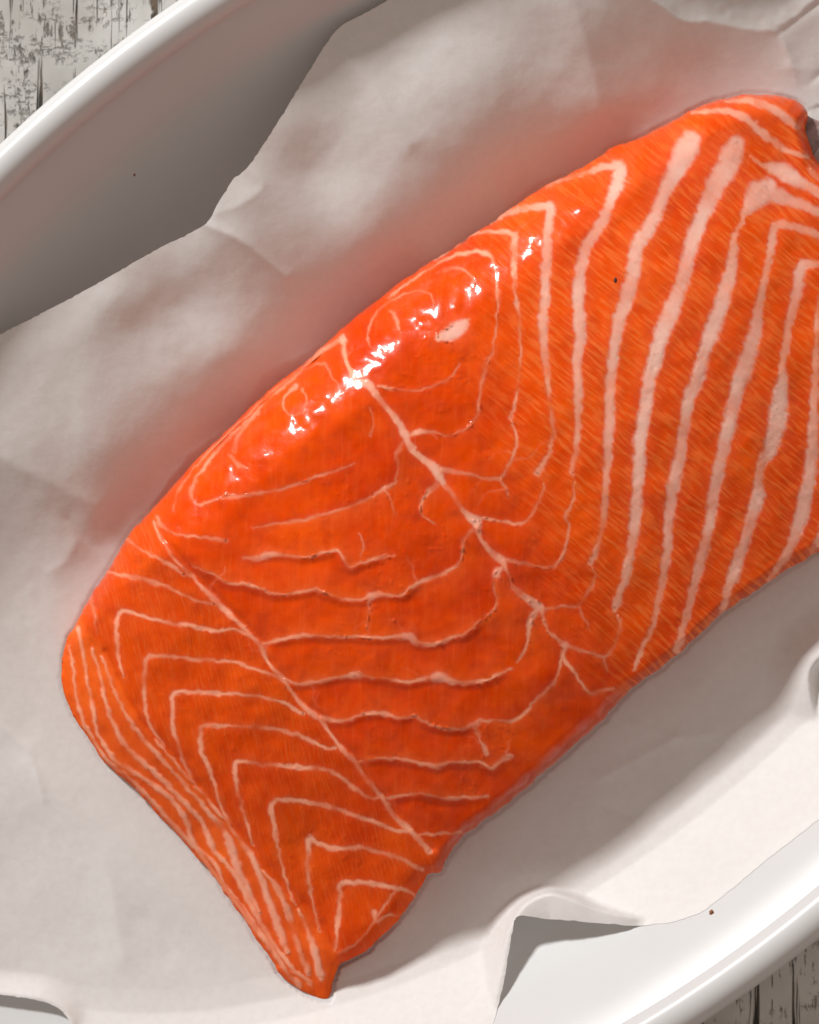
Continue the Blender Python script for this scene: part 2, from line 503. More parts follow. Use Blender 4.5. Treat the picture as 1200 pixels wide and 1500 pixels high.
# floor of the basin: inner and outer discs
def disc(o, z, flip, name):
    X, Y = ell(TH, o * mm)
    vs_ = [(x, y, z * mm) for x, y in zip(X, Y)]
    f = tuple(range(NT))
    return vs_, (f[::-1] if flip else f)
va_, fa_ = disc(62, 6.0, False, ''); vb_, fb_ = disc(62, 3.6, True, '')
link('base', va_ + vb_, [fa_, tuple(NT + k for k in fb_)], M_ENAMEL, dish, shade=False)
foot = [(50, 3.62), (50, 0.05), (54, 0.05), (54, 3.62)]
revolve(foot, 'foot_ring', dish)
RR = 5.9
bead = [(RR * math.cos(t) * -1.0, 44.6 + RR * 0.92 * math.sin(t)) for t in np.linspace(0, 2 * math.pi, 28, endpoint=False)]
revolve(bead, 'rolled_rim', dish, loop=True)

# lookup of inward distance from the rim centre line over the world plane
WG = Grid(-0.25, -0.25, 0.30, 0.25, 0.004)
_ex, _ey = ell(np.linspace(0, 2 * math.pi, 900, endpoint=False), 0.0)
WSD, _ = signed_distance(WG, np.stack([_ex, _ey], 1))
def dish_z(x, y):
    return dish_z_off(np.maximum(WG.look(WSD, x, y), 0.0054))

# ------------------------------------------------------------------ fillet outline, height field
# x, y, rounding radius, wall fraction
OUT = [(112,915,22,.35),(99,940,16,.2),(92,980,12,.2),(97,1020,12,.2),(110,1052,12,.2),(130,1082,12,.2),(152,1113,12,.2),(190,1147,12,.2),
 (245,1207,12,.2),(300,1267,12,.2),(350,1336,12,.2),(386,1388,12,.2),(416,1431,12,.2),(442,1451,12,.25),(466,1463,10,.4),(481,1465,8,.5),
 (486,1442,12,.6),(497,1415,14,.6),(517,1403,18,.55),(540,1390,20,.55),(583,1347,24,.5),(612,1305,22,.5),(626,1284,18,.6),(646,1276,14,.6),
 (653,1260,14,.7),(662,1245,15,.7),(682,1222,18,.7),(733,1184,20,.68),(767,1157,20,.68),(813,1118,22,.66),(853,1081,24,.62),(885,1053,24,.62),
 (895,1039,22,.65),(917,1017,20,.66),(953,990,18,.7),(1000,953,14,.72),(1060,897,14,.7),(1110,863,16,.68),(1150,837,18,.66),(1200,806,18,.66),
 (1290,750,18,.66),(1350,690,20,.6),(1372,580,20,.6),(1350,430,20,.6),(1300,320,30,.5),(1240,262,30,.4),(1203,240,24,.35),(1188,212,20,.35),(1180,190,18,.3),
 (1184,170,24,.3),(1175,152,30,.3),(1150,140,34,.3),(1100,137,38,.3),(1060,145,42,.3),(1020,158,50,.3),(990,177,56,.3),(940,200,66,.3),
 (900,216,72,.3),(860,240,80,.3),(800,272,92,.3),(745,306,104,.3),(720,325,108,.3),(680,352,110,.3),(640,378,110,.3),(600,405,110,.3),(570,426,110,.3),
 (520,465,110,.3),(480,500,110,.3),(440,536,110,.3),(400,567,108,.3),(350,613,105,.3),(300,661,98,.3),(240,727,82,.3),(212,757,70,.3),
 (187,787,62,.3),(166,823,52,.32),(150,847,46,.34),(130,880,34,.36)]
outline = spline(OUT, 3.0, closed=True)
FG = Grid(60, 100, 1400, 1500, 6.0)
FSD, FI = signed_distance(FG, outline[:, :2])
FR = outline[:, 2][FI]; FW = outline[:, 3][FI]
def blur(F, n):
    F = F.copy()
    for _ in range(n):
        Pd = np.pad(F, 1, mode='edge')
        F = (Pd[:-2, 1:-1] + Pd[2:, 1:-1] + Pd[1:-1, :-2] + Pd[1:-1, 2:] + 4 * F) / 8
    return F
FR = blur(FR, 3); FW = blur(FW, 3)
def f_sd(x, y): return FG.look(FSD, x, y) + 1.3 * vnoise(x, y, 13, 201) + 1.2 * vnoise(x, y, 38, 203)

HC = [(660,450,34),(550,540,34.5),(420,650,33.5),(310,740,30),(800,360,33),(900,290,31),(1010,225,28),(1100,185,23),(1160,180,17),
 (700,650,36),(600,750,36),(800,600,36),(900,500,36),(1000,400,34),(1100,350,30),(1190,320,25),(1250,420,24),(1300,600,23),(1230,700,21),
 (450,780,34.5),(500,850,35),(650,870,34),(750,780,34.5),(380,860,32),
 (900,900,27),(1000,800,27),(1100,700,27),(1180,600,26),(800,1000,27),(700,1100,25.5),(600,1050,29.5),(520,980,31.5),(620,1150,24.5),(950,960,21.5),(1100,845,20.5),(1195,790,18.5),
 (870,1040,21),(760,1145,20),(665,1225,18),(690,1200,19.5),
 (230,775,26),(313,877,28.5),(410,990,28.5),(500,1095,26),(600,1213,20.5),(630,1255,17.5),
 (170,900,18.5),(215,965,20.5),(255,1020,21),(300,1070,21),(350,1120,20),(400,1180,18),(455,1235,15),(500,1300,12),(560,1300,13.5),(490,1395,9),
 (300,960,24.5),(400,1090,22.5),(500,1190,19),(560,1250,16.5),
 (142,945,13.5),(185,1040,14.5),(240,1105,14.2),(330,1203,12.5),(400,1290,11),(463,1352,9),(480,1420,6),
 (112,960,6),(128,1030,6),(160,1080,7),(215,1145,7),(290,1225,6),(365,1320,5.5),(425,1410,5),(600,1310,12.5)]
Hf = rbf_fit(HC, 1.0)

# ------------------------------------------------------------------ fat lines: (kind, strength, [(x, y, half width), ...])
L = []
def ln(kind, st, *pts): L.append((kind, st, pts))
b, t, s = 'fat_band', 'fat_line', 'connective_seam'
# broad bands
ln(b,.9,(720,325,4),(743,311,5),(780,303,5),(806,304,8),(804,320,7),(802,350,7),(800,400,7.5),(798,437,7.5),(796,477,7),(798,517,6),(802,543,4.5),(804,577,3.5),(808,610,3),(811,630,3),(805,663,3),(797,678,4),(787,694,5))
ln(t,.6,(797,708,2),(794,722,3),(789,737,3),(779,756,3),(763,767,3.5),(743,764,2.5),(713,760,3),(698,763,4))
ln(b,.9,(800,273,3),(833,260,3.5),(877,247,5),(908,243,9),(905,267,10),(895,293,8),(885,320,8),(868,347,8),(857,367,8),(850,400,9),(848,433,9),(849,467,9),(850,490,9),(846,533,7),(847,583,6.5),(847,623,5),(845,657,4.5),(839,693,4))
ln(t,.6,(842,705,2),(842,722,2.5),(838,741,3),(828,755,4.5),(833,768,2.5),(832,790,3),(825,813,3),(813,828,3),(800,832,3.5),(787,830,2.5),(757,823,4.5),(737,822,4))
ln(b,.92,(1012,205,14),(1006,218,18),(994,242,14),(974,280,10),(960,317,10),(941,347,11),(932,367,11),(928,400,11),(922,420,11),(913,450,10),(909,460,9),(900,510,8.5),(895,550,8),(893,593,7.5),(892,637,8),(889,677,6.5),(887,717,5.5),(887,743,5),(883,770,4),(875,803,4),(865,824,5))
ln(t,.6,(868,830,2),(872,842,2.5),(865,860,3),(848,888,3.5),(827,888,3),(807,891,4),(794,893,5))
ln(t,.5,(848,888,3),(856,905,2.5),(863,923,1.5))
ln(b,.95,(1077,212,13),(1073,222,17),(1066,242,17),(1050,267,15),(1040,290,13),(1027,320,11),(1017,347,11),(1007,383,10),(997,420,11),(983,456,13),(968,493,12),(960,527,11),(950,563,10),(947,593,10),(940,633,10),(937,667,9),(934,707,8.5),(932,750,8.5),(926,800,7),(917,845,6),(910,867,5.5),(903,884,7),(901,892,4))
ln(t,.6,(905,900,2.5),(910,914,3.5),(898,947,3.5),(885,962,4),(867,957,3),(840,950,4),(824,945,5))
ln(t,.5,(885,962,3),(888,973,2.5),(890,984,1.5))
ln(b,.95,(1124,274,14),(1113,284,20),(1100,300,12),(1090,315,5),(1082,333,4.5),(1075,360,6),(1072,390,8),(1064,420,11),(1056,452,11),(1043,482,12),(1038,500,11),(1030,523,9),(1022,553,10),(1008,590,9),(1002,623,8),(997,663,8),(990,697,9),(983,733,9),(980,770,8),(977,810,7),(971,850,6),(963,890,5),(953,927,4),(938,957,4),(928,983,2))
ln(b,.93,(1215,350,6),(1197,343,6),(1167,333,6),(1138,329,6.5),(1132,347,7),(1125,390,5.5),(1118,420,5.5),(1112,453,7),(1106,490,10),(1093,530,13),(1082,567,11.5),(1072,603,10.5),(1065,637,10),(1055,677,9.5),(1047,713,8.5),(1042,750,8),(1035,783,7.5),(1026,825,8),(1015,865,6.5),(1000,922,5),(992,953,5))
ln(b,.93,(1230,388,5),(1197,386,5.5),(1178,387,7.5),(1171,402,9),(1168,427,8.5),(1160,460,6),(1154,490,5.5),(1147,537,5.5),(1145,563,9),(1142,593,13),(1137,627,12.5),(1128,658,11),(1116,680,6),(1112,703,7.5),(1111,727,10),(1103,753,9.5),(1095,780,8.5),(1085,810,8.5),(1076,842,9),(1068,860,7),(1060,885,5.5),(1055,905,4))
ln(b,.93,(1205,420,4),(1198,470,4.5),(1196,520,5),(1194,560,5.5),(1192,617,7),(1190,663,8.5),(1184,710,10),(1177,743,10.5),(1170,770,9.5),(1157,800,7.5),(1140,830,5),(1126,850,3))
ln(b,.9,(1262,480,5),(1248,560,7),(1238,640,9),(1225,720,9),(1205,780,7),(1190,808,4))
# top right corner
ln(b,.8,(1013,167,2.5),(1053,163,4.5),(1087,169,6),(1107,187,6.5),(1133,207,5.5),(1153,220,4.5),(1183,230,3))
ln(b,.8,(1063,149,2.5),(1093,147,4),(1120,155,6),(1143,166,6.5),(1158,178,6),(1168,187,4))
ln(b,.85,(1098,228,3),(1113,240,2.5),(1130,245,9),(1150,252,12),(1173,267,8.5),(1200,283,7),(1235,305,6))
ln(b,.85,(1116,284,16),(1138,286,13),(1160,294,9),(1200,311,7),(1240,330,6))
ln(t,.7,(1186,246,4),(1196,258,6),(1212,270,4))
# upper flank loops
ln(t,.75,(637,380,2.5),(667,357,4),(690,344,4),(717,340,4),(743,340,5),(755,345,6),(754,360,6),(753,387,5),(754,417,4),(759,457,4),(762,490,3),(762,527,2),(760,563,2),(752,597,3),(747,611,5))
ln(t,.6,(748,615,2.5),(755,630,2.5),(757,645,3),(752,667,3),(740,690,3),(733,700,3.5),(710,700,3),(680,693,3.5),(660,690,6),(645,688,6))
ln(t,.5,(733,700,3),(740,713,2.5),(745,729,1.5))
ln(t,.62,(570,436,2),(600,412,2.5),(630,393,3),(667,373,3.5),(700,369,4),(720,376,4.5),(727,400,3),(728,437,2),(727,477,2),(722,513,2.5),(712,533,5),(707,557,4),(702,583,2),(698,610,3),(680,630,3.5),(655,638,3),(633,632,3),(617,632,5),(602,636,5))
ln(t,.45,(640,402,2),(650,396,3.5),(677,393,2.5),(690,403,2),(697,417,2.5))
ln(t,.45,(560,517,1.5),(542,507,1.8),(538,490,2),(547,463,2),(573,440,2),(607,427,2),(630,430,2),(637,447,1.5))
ln(t,.5,(573,455,2.5),(581,467,5),(583,482,3))
ln(b,.95,(643,496,6),(655,491,10),(669,483,11),(681,474,8),(687,468,3))
ln(t,.5,(553,565,3),(573,570,4),(600,573,2.5),(630,567,2.5),(647,560,3),(663,550,2),(673,533,1.5))
ln(t,.55,(327,728,3),(300,738,2.5),(284,735,3),(281,717,4),(290,697,3),(310,670,3),(340,637,2.5),(387,593,2.5),(433,550,3),(453,528,3),(477,511,4),(498,498,5))
ln(t,.55,(327,728,3.5),(350,726,3.5),(380,723,3.5),(433,710,2.5),(487,690,2),(517,680,1.5))
ln(t,.45,(343,660,4),(348,640,4),(362,620,3),(380,603,2))
ln(t,.4,(338,667,4),(350,680,4),(364,688,2))
ln(t,.5,(432,566,6),(420,580,2.5),(416,594,2),(421,606,2),(432,611,2),(445,602,2),(449,585,2),(444,571,2))
ln(t,.4,(440,547,2),(453,538,2),(477,532,3),(483,547,2),(497,567,1.5))
ln(t,.45,(254,748,2.5),(256,738,2.5),(264,716,2.5),(287,683,2),(317,650,2),(357,613,2),(400,573,2),(433,546,2))
ln(t,.5,(231,757,3),(235,770,4),(258,783,2.5),(300,788,3),(332,792,4))
# central seam and its branches
A0 = len(L)
ln(s,.85,(502,494,6),(505,527,3),(513,543,4),(522,557,6),(540,564,7.5),(553,580,5.5),(570,600,5),(583,617,6.5),(592,634,8),(601,654,6.5),(617,670,5.5),(637,686,8),(645,700,8),(657,717,5),(673,740,5),(687,757,7),(697,764,9),(700,780,4.5),(710,797,4.5),(723,813,5.5),(737,823,6.5),(743,838,3),(753,862,4.5),(767,873,6.5),(786,888,8),(795,894,6),(795,905,3.5),(804,924,3),(813,934,4),(827,946,7),(825,960,4),(830,970,4),(843,987,3),(855,1006,3),(863,1015,4),(883,1013,4),(900,1009,3))
ln(t,.7,(643,706,6),(631,716,5),(620,730,2.2),(615,744,3),(620,757,2),(637,767,1.5))
ln(t,.65,(695,775,5),(679,790,4),(677,807,2.2),(673,826,2.2),(653,838,3.5),(627,847,4),(600,863,2.2),(588,873,2))
ln(t,.75,(737,832,5),(728,841,7.5),(723,857,3),(727,877,2.5),(723,893,2),(705,909,3),(694,920,2))
ln(t,.75,(788,894,6),(777,907,6.5),(774,933,3),(767,953,3),(758,970,2))
ln(t,.65,(826,958,4),(819,980,2.5),(813,1000,2.5),(800,1013,3),(780,1030,2.5),(770,1043,3),(747,1057,3.5),(723,1056,2.5),(705,1057,4))
ln(t,.5,(594,640,5),(582,663,4),(582,687,2.2),(577,707,2.5),(563,717,4.5),(540,730,3),(513,740,3),(480,753,3),(433,763,3),(400,767,2.5),(370,772,2))
ln(t,.45,(543,600,2),(545,625,1.5),(542,637,3))
ln(t,.4,(563,717,3),(572,735,1.5),(580,755,1.2))
ln(t,.4,(527,780,1.5),(532,800,1.8),(528,815,1.2))
# left seam
ln(s,.7,(225,764,2.5),(237,793,2),(260,820,3),(277,840,4),(293,857,4),(313,877,6),(333,897,5),(350,913,4),(370,933,4.5),(383,947,4.5),(393,970,3.5),(410,990,5),(427,1013,3.5),(443,1033,4.5),(460,1047,6.5),(473,1057,4.5),(483,1073,3.5),(497,1093,4.5),(517,1112,4.5),(530,1130,4.5),(543,1147,4.5),(560,1170,4.5),(577,1193,5.5),(597,1213,5.5),(613,1230,4.5),(629,1247,5))
# cross lines in the middle
M0 = len(L)
ln(t,.65,(357,818,3),(377,817,6),(390,813,7),(410,812,4),(447,816,2.2),(473,810,2.5),(495,806,2.8),(503,820,2.5),(513,832,3),(537,823,2.5),(563,815,4),(577,813,2))
ln(t,.6,(280,826,1.5),(313,841,2),(333,853,2.5),(360,856,3),(383,863,3),(407,871,2.5),(440,868,3.2),(463,863,4),(483,872,3),(507,878,3),(533,878,3.2),(543,873,7),(563,870,4),(590,872,2.2),(603,860,2),(627,847,3))
ln(t,.45,(542,878,4),(540,903,2),(538,923,1.5))
ln(t,.62,(385,944,3),(417,936,4),(447,931,4),(483,932,3.2),(513,932,3),(550,935,3),(577,933,4),(598,933,8),(613,943,5),(637,942,4),(663,933,4),(680,930,3),(697,917,2),(710,900,2))
ln(t,.62,(415,993,3),(437,1002,3.2),(463,998,4),(497,992,3.5),(523,988,6),(543,993,3),(570,995,3),(593,1000,3),(623,995,5),(643,992,8),(660,997,6),(683,1000,4),(710,997,3),(733,987,2.5),(752,979,2))
ln(t,.62,(467,1049,5),(490,1056,4),(510,1055,3),(530,1047,2.5),(563,1045,5),(583,1052,3),(607,1048,3),(620,1057,3),(640,1065,3),(670,1068,3),(693,1062,5.5),(703,1057,6))
ln(t,.7,(693,1062,4),(703,1083,2.8),(712,1104,5))
ln(t,.62,(523,1117,3),(550,1112,3),(583,1112,3),(610,1117,4),(640,1122,4.5),(657,1117,2.5),(700,1117,3),(720,1126,3),(736,1114,5),(747,1108,6.5))
ln(t,.55,(562,1171,3),(583,1166,3),(617,1163,3),(648,1169,3),(680,1168,3),(715,1167,3))
ln(t,.5,(613,1223,2.5),(647,1222,3),(677,1219,2.5))
M1 = len(L)
# facet chevrons
ln(t,.55,(186,789,2.2),(210,807,2.5),(233,817,3),(253,828,4.5),(270,842,3))
ln(t,.6,(160,838,2.5),(183,843,4),(213,850,4),(247,860,3.2),(277,875,3),(293,883,3.2),(315,884,3.5))
ln(t,.5,(134,873,2),(137,890,2),(140,903,2.2),(142,927,1.5))
ln(t,.72,(182,992,1.8),(173,963,3),(171,937,3.2),(173,903,4),(179,895,4),(213,903,3.6),(247,912,3.6),(280,917,3.6),(313,923,3.6),(343,922,3),(363,930,3),(382,944,3))
ln(t,.72,(240,1093,2),(223,1067,3),(213,1040,3.2),(211,1003,4),(213,968,4.2),(220,960,4.2),(263,963,3.6),(313,967,3.6),(343,970,3.2),(373,980,3.2),(409,992,3))
ln(t,.74,(286,1150,2.5),(267,1110,3.2),(255,1070,4),(252,1033,4.2),(254,1018,4.4),(267,1013,4),(307,1015,4.2),(347,1017,3.6),(387,1022,3.6),(417,1030,3.6),(445,1046,3))
ln(t,.76,(340,1212,2.2),(320,1170,3),(307,1130,4),(295,1097,4.2),(294,1070,4.4),(301,1062,4.2),(340,1063,3.6),(397,1067,3.6),(440,1078,3.6),(472,1095,3),(490,1095,3))
ln(t,.78,(370,1238,2.2),(357,1190,3.5),(347,1150,4),(345,1121,4.4),(351,1114,4.4),(393,1120,3.6),(437,1123,4.2),(477,1128,4.2),(497,1137,3.6),(523,1157,3.6),(546,1170,3.2),(560,1169,3))
ln(t,.8,(432,1324,2.2),(417,1283,3),(407,1243,3.6),(400,1200,4.2),(399,1177,4.8),(407,1171,4.4),(450,1175,4.2),(480,1180,4.2),(517,1193,3.6),(550,1205,4.2),(580,1217,4.2),(603,1217,4))
ln(t,.8,(468,1364,2.2),(458,1327,3),(452,1287,4),(451,1247,5),(454,1229,6),(467,1235,4.2),(490,1243,4.6),(533,1242,4.2),(570,1252,4.2),(600,1264,4.2),(618,1272,4))
ln(t,.8,(493,1393,3),(495,1353,4),(498,1313,4.2),(500,1295,5.2),(533,1293,4.6),(577,1300,4.4),(600,1307,3),(610,1313,2))
ln(t,.6,(549,1336,5),(552,1350,4),(570,1341,3),(584,1340,2))
ln(t,.5,(578,1305,2.5),(551,1346,2.5),(527,1377,2),(497,1398,4))
E0 = len(L)
# the cut end
ln(b,.7,(101,947,3),(106,974,2.6),(112,1020,2.6),(124,1062,2.8),(152,1107,3),(192,1141,3.2),(250,1203,4),(297,1256,4),(348,1328,3.4),(390,1381,3),(425,1430,3))
ln(b,.75,(114,922,5),(124,967,3.2),(132,1020,3.2),(142,1072,3.6),(170,1113,4),(215,1143,4.4),(250,1170,5),(273,1203,6),(286,1240,5),(317,1267,4.2),(328,1297,5),(360,1335,4.2),(393,1383,4.6),(417,1420,4.2),(440,1443,4))
ln(b,.75,(135,949,3),(146,984,3),(154,1026,3.6),(165,1060,4),(185,1092,4.6),(215,1122,5),(245,1150,5),(275,1180,5),(295,1203,5.2),(306,1225,6),(316,1248,4.2),(340,1275,4.2),(357,1305,5),(373,1335,5),(400,1382,4.4),(430,1420,4.2),(455,1440,4))
ln(b,.75,(150,962,2),(165,1005,2.6),(185,1046,3),(210,1082,4),(240,1115,4.2),(270,1148,4.2),(300,1182,4.2),(329,1217,6),(342,1250,8),(354,1287,7),(368,1312,5),(382,1338,3.5))
ln(b,.75,(228,1085,2),(252,1112,2.6),(300,1165,3),(340,1214,3.2),(367,1253,5),(384,1290,6),(400,1340,7),(412,1370,7),(421,1394,5))
ln(b,.75,(385,1275,2),(407,1302,5),(423,1340,6),(440,1393,5),(453,1427,5))
ln(b,.75,(437,1332,3),(449,1356,4.2),(463,1400,7),(472,1432,6))
for q in range(E0, len(L)): L[q] = (L[q][0], 0.92, [(x, y, hw * 0.8) for x, y, hw in L[q][2]])
LINES = [(k, min(1.0, st * (1.0 if k == b else 1.18)), spline([(x, y, hw * (0.92 if k == b else 0.72)) for x, y, hw in p], 2.0)) for (k, st, p) in L]
STEPS = [LINES[k][2] for k in range(M0, M1) if len(L[k][2]) > 3]
GROOVE = [(spline([(x + 5, y - 4, 0) for x, y, *_ in [q for q in L if q[0] == 'connective_seam'][1][2]], 4.0), 5.0, 0.75),
          (spline([(155,955,0),(200,1045,0),(255,1105,0),(340,1203,0),(415,1292,0),(472,1350,0),(492,1388,0)], 4.0), 5.0, 0.7)]

_rv = np.random.RandomState(77)
WISPS = []
_src = [LINES[k][2] for k in range(len(LINES)) if LINES[k][0] == 'connective_seam' or M0 <= k < M1] + [LINES[k][2] for k in range(14, 34)]
for _k in range(55):
    _p = _src[_rv.randint(len(_src))]
    _q = _p[_rv.randint(len(_p))]
    _x, _y = _q[0] + _rv.uniform(-6, 6), _q[1] + _rv.uniform(-6, 6)
    if f_sd(np.array([_x]), np.array([_y]))[0] < 150 and _x < 720 and _y < 900: continue
    if not (300 < _x < 880 and 380 < _y < 1150): continue
    _a = _rv.uniform(0, 2 * math.pi); _pts = [(_x, _y, _rv.uniform(1.2, 2.6))]
    for _j in range(_rv.randint(3, 6)):
        _a += _rv.uniform(-0.8, 0.8); _st = _rv.uniform(6, 14)
        _x += _st * math.cos(_a); _y += _st * math.sin(_a); _pts.append((_x, _y, max(0.7, _pts[-1][2] * 0.8)))
    WISPS.append(('wisp', _rv.uniform(0.15, 0.42), spline(_pts, 2.0)))

def fat_field(x, y):
    """fat cover 0..1, pallor of that fat, ridge amount"""
    xw = x + 1.6 * fbm(x, y, 9, 31, 2) + 1.0 * vnoise(x, y, 30, 33)
    yw = y + 1.6 * fbm(x, y, 9, 47, 2) + 1.0 * vnoise(x, y, 30, 49)
    # muscle fibres ruffle the edges of the bands on the right
    ca, sa = math.cos(math.radians(38)), math.sin(math.radians(38))
    fs_ = x * ca + y * sa; ft_ = -x * sa + y * ca
    push = 1.5 * vnoise(fs_ / 5.0, ft_, 4.2, 67) * right_mask(x, y)
    xw = xw + push * ca; yw = yw + push * sa
    F = np.zeros(len(x)); W = np.zeros(len(x))
    for k, st, p in LINES + WISPS:
        x0, y0 = p[:, 0].min() - 22, p[:, 1].min() - 22; x1, y1 = p[:, 0].max() + 22, p[:, 1].max() + 22
        sel = np.nonzero((xw > x0) & (xw < x1) & (yw > y0) & (yw < y1))[0]
        if len(sel) == 0: continue
        d, i = dist_poly(xw[sel], yw[sel], p)
        hw = p[i, 2]
        e = 1.0 + 0.34 * hw
        f = st * (1 - smooth(hw - e, hw + e * 1.15, d)) * np.where(hw > 4.5, 0.84 + 0.2 * vnoise(xw[sel], yw[sel], 34, 61), 0.78 + 0.55 * vnoise(xw[sel], yw[sel], 24, 61) + 0.2 * vnoise(xw[sel], yw[sel], 9, 62))
        halo = 0.07 * st * np.exp(-(d / (hw * 1.9 + 2))**2)
        f = np.maximum(f, halo)
        wd = smooth(2.0, 10.0, hw)
        up = f > F[sel]
        W[sel] = np.where(up, wd, W[sel]); F[sel] = np.maximum(F[sel], f)
    return np.clip(F, 0, 1), W

def height(x, y, F=None):
    """metres above the fillet's base"""
    H = Hf(x, y)
    sd = np.maximum(f_sd(x, y), 0)
    R = FG.look(FR, x, y); Wf = FG.look(FW, x, y)
    tt = np.clip(sd / R, 0, 1)
    h = H * (Wf + (1 - Wf) * np.sqrt(np.maximum(1 - (1 - tt)**2, 0)))
    und = 0.42 * fbm(x, y, 70, 3, 2) + 0.15 * fbm(x, y, 26, 9, 2) + 0.03 * vnoise(x, y, 8, 15)
    h = h + und * smooth(0, 30, sd)
    pat = smooth(0.0, 0.5, vnoise(x, y, 75, 207)) * smooth(-10, 60, sd)
    h = h + pat * (1 - right_mask(x, y)) * 0.48 * np.maximum(vnoise(x, y, 4.2, 209) - 0.58, 0)
    if F is not None:
        h = h + 1.5 * np.maximum(vnoise(x, y, 4.2, 219) - 0.58, 0) * smooth(0.02, 0.10, F) * (1 - right_mask(x, y)) * (1 - facet_mask(x, y)) * smooth(0.0, 0.45, vnoise(x, y, 42, 221))
        h = h + 0.14 * vnoise(x, y, 5.0, 211) * np.maximum(F - 0.12, 0) * smooth(-0.1, 0.5, vnoise(x, y, 50, 213))
    for p in STEPS:
        sel = np.nonzero((x > p[:, 0].min() - 40) & (x < p[:, 0].max() + 40) & (y > p[:, 1].min() - 60) & (y < p[:, 1].max() + 60))[0]
        if len(sel):
            xs, ys = x[sel], y[sel]
            d, i = dist_poly(xs, ys, p)
            q = np.clip(i, 1, len(p) - 2)
            sg = ((p[q + 1, 0] - p[q - 1, 0]) * (ys - p[q, 1]) - (p[q + 1, 1] - p[q - 1, 1]) * (xs - p[q, 0])) / (np.hypot(p[q + 1, 0] - p[q - 1, 0], p[q + 1, 1] - p[q - 1, 1]) + 1e-6)
            ends = smooth(0, 14, np.minimum(i, len(p) - 1 - i).astype(float))
            lo = smooth(2.0, 13.0, sg)
            h[sel] += ends * ((1 - lo) * 0.26 * np.exp(-d / 28) - lo * 0.40 * np.exp(-d / 22))
    for gl, gw, ga in GROOVE:
        sel = np.nonzero((x > gl[:, 0].min() - 25) & (x < gl[:, 0].max() + 25) & (y > gl[:, 1].min() - 25) & (y < gl[:, 1].max() + 25))[0]
        if len(sel):
            d, _ = dist_poly(x[sel], y[sel], gl)
            h[sel] -= ga * np.exp(-(d / gw)**2)
    if F is not None:
        endf = smooth(0.0, 1.0, end_mask(x, y))
        h = h + F * (-0.04 + 0.08 * vnoise(x, y, 26, 58) + 0.45 * endf)
    return np.maximum(h, 0.4) * mm

RIDGE = spline([(112,900,0),(150,948,0),(200,1045,0),(250,1105,0),(335,1205,0),(405,1294,0),(465,1352,0),(494,1394,0),(500,1430,0)], 4.0)
def side_of(x, y, line):
    d, i = dist_poly(x, y, line)
    i = np.clip(i, 1, len(line) - 2)
    tx = line[i + 1, 0] - line[i - 1, 0]; ty = line[i + 1, 1] - line[i - 1, 1]
    return np.sign(tx * (y - line[i, 1]) - ty * (x - line[i, 0])) * d      # positive: below-left of a down-right line
def end_mask(x, y):
    m = np.zeros(len(x))
    sel = np.nonzero((x < 520) & (y > 880))[0]
    if len(sel): m[sel] = smooth(-4, 6, side_of(x[sel], y[sel], RIDGE))
    return m
SEAMB = spline([(x, y, 0) for x, y, *_ in [(205,745)] + list([q for q in L if q[0] == 'connective_seam'][1][2]) + [(660,1285)]], 4.0)
def facet_mask(x, y):
    m = np.zeros(len(x))
    sel = np.nonzero((x < 680) & (y > 730))[0]
    if len(sel): m[sel] = smooth(-34, 26, side_of(x[sel], y[sel], SEAMB))
    return m
SEAMA = spline([(690,330,0),(735,420,0),(742,500,0),(740,600,0),(770,690,0),(810,770,0),(840,850,0),(880,930,0),(905,1000,0),(930,1040,0)], 4.0)
def right_mask(x, y):
    return smooth(-80, 70, -side_of(x, y, SEAMA))

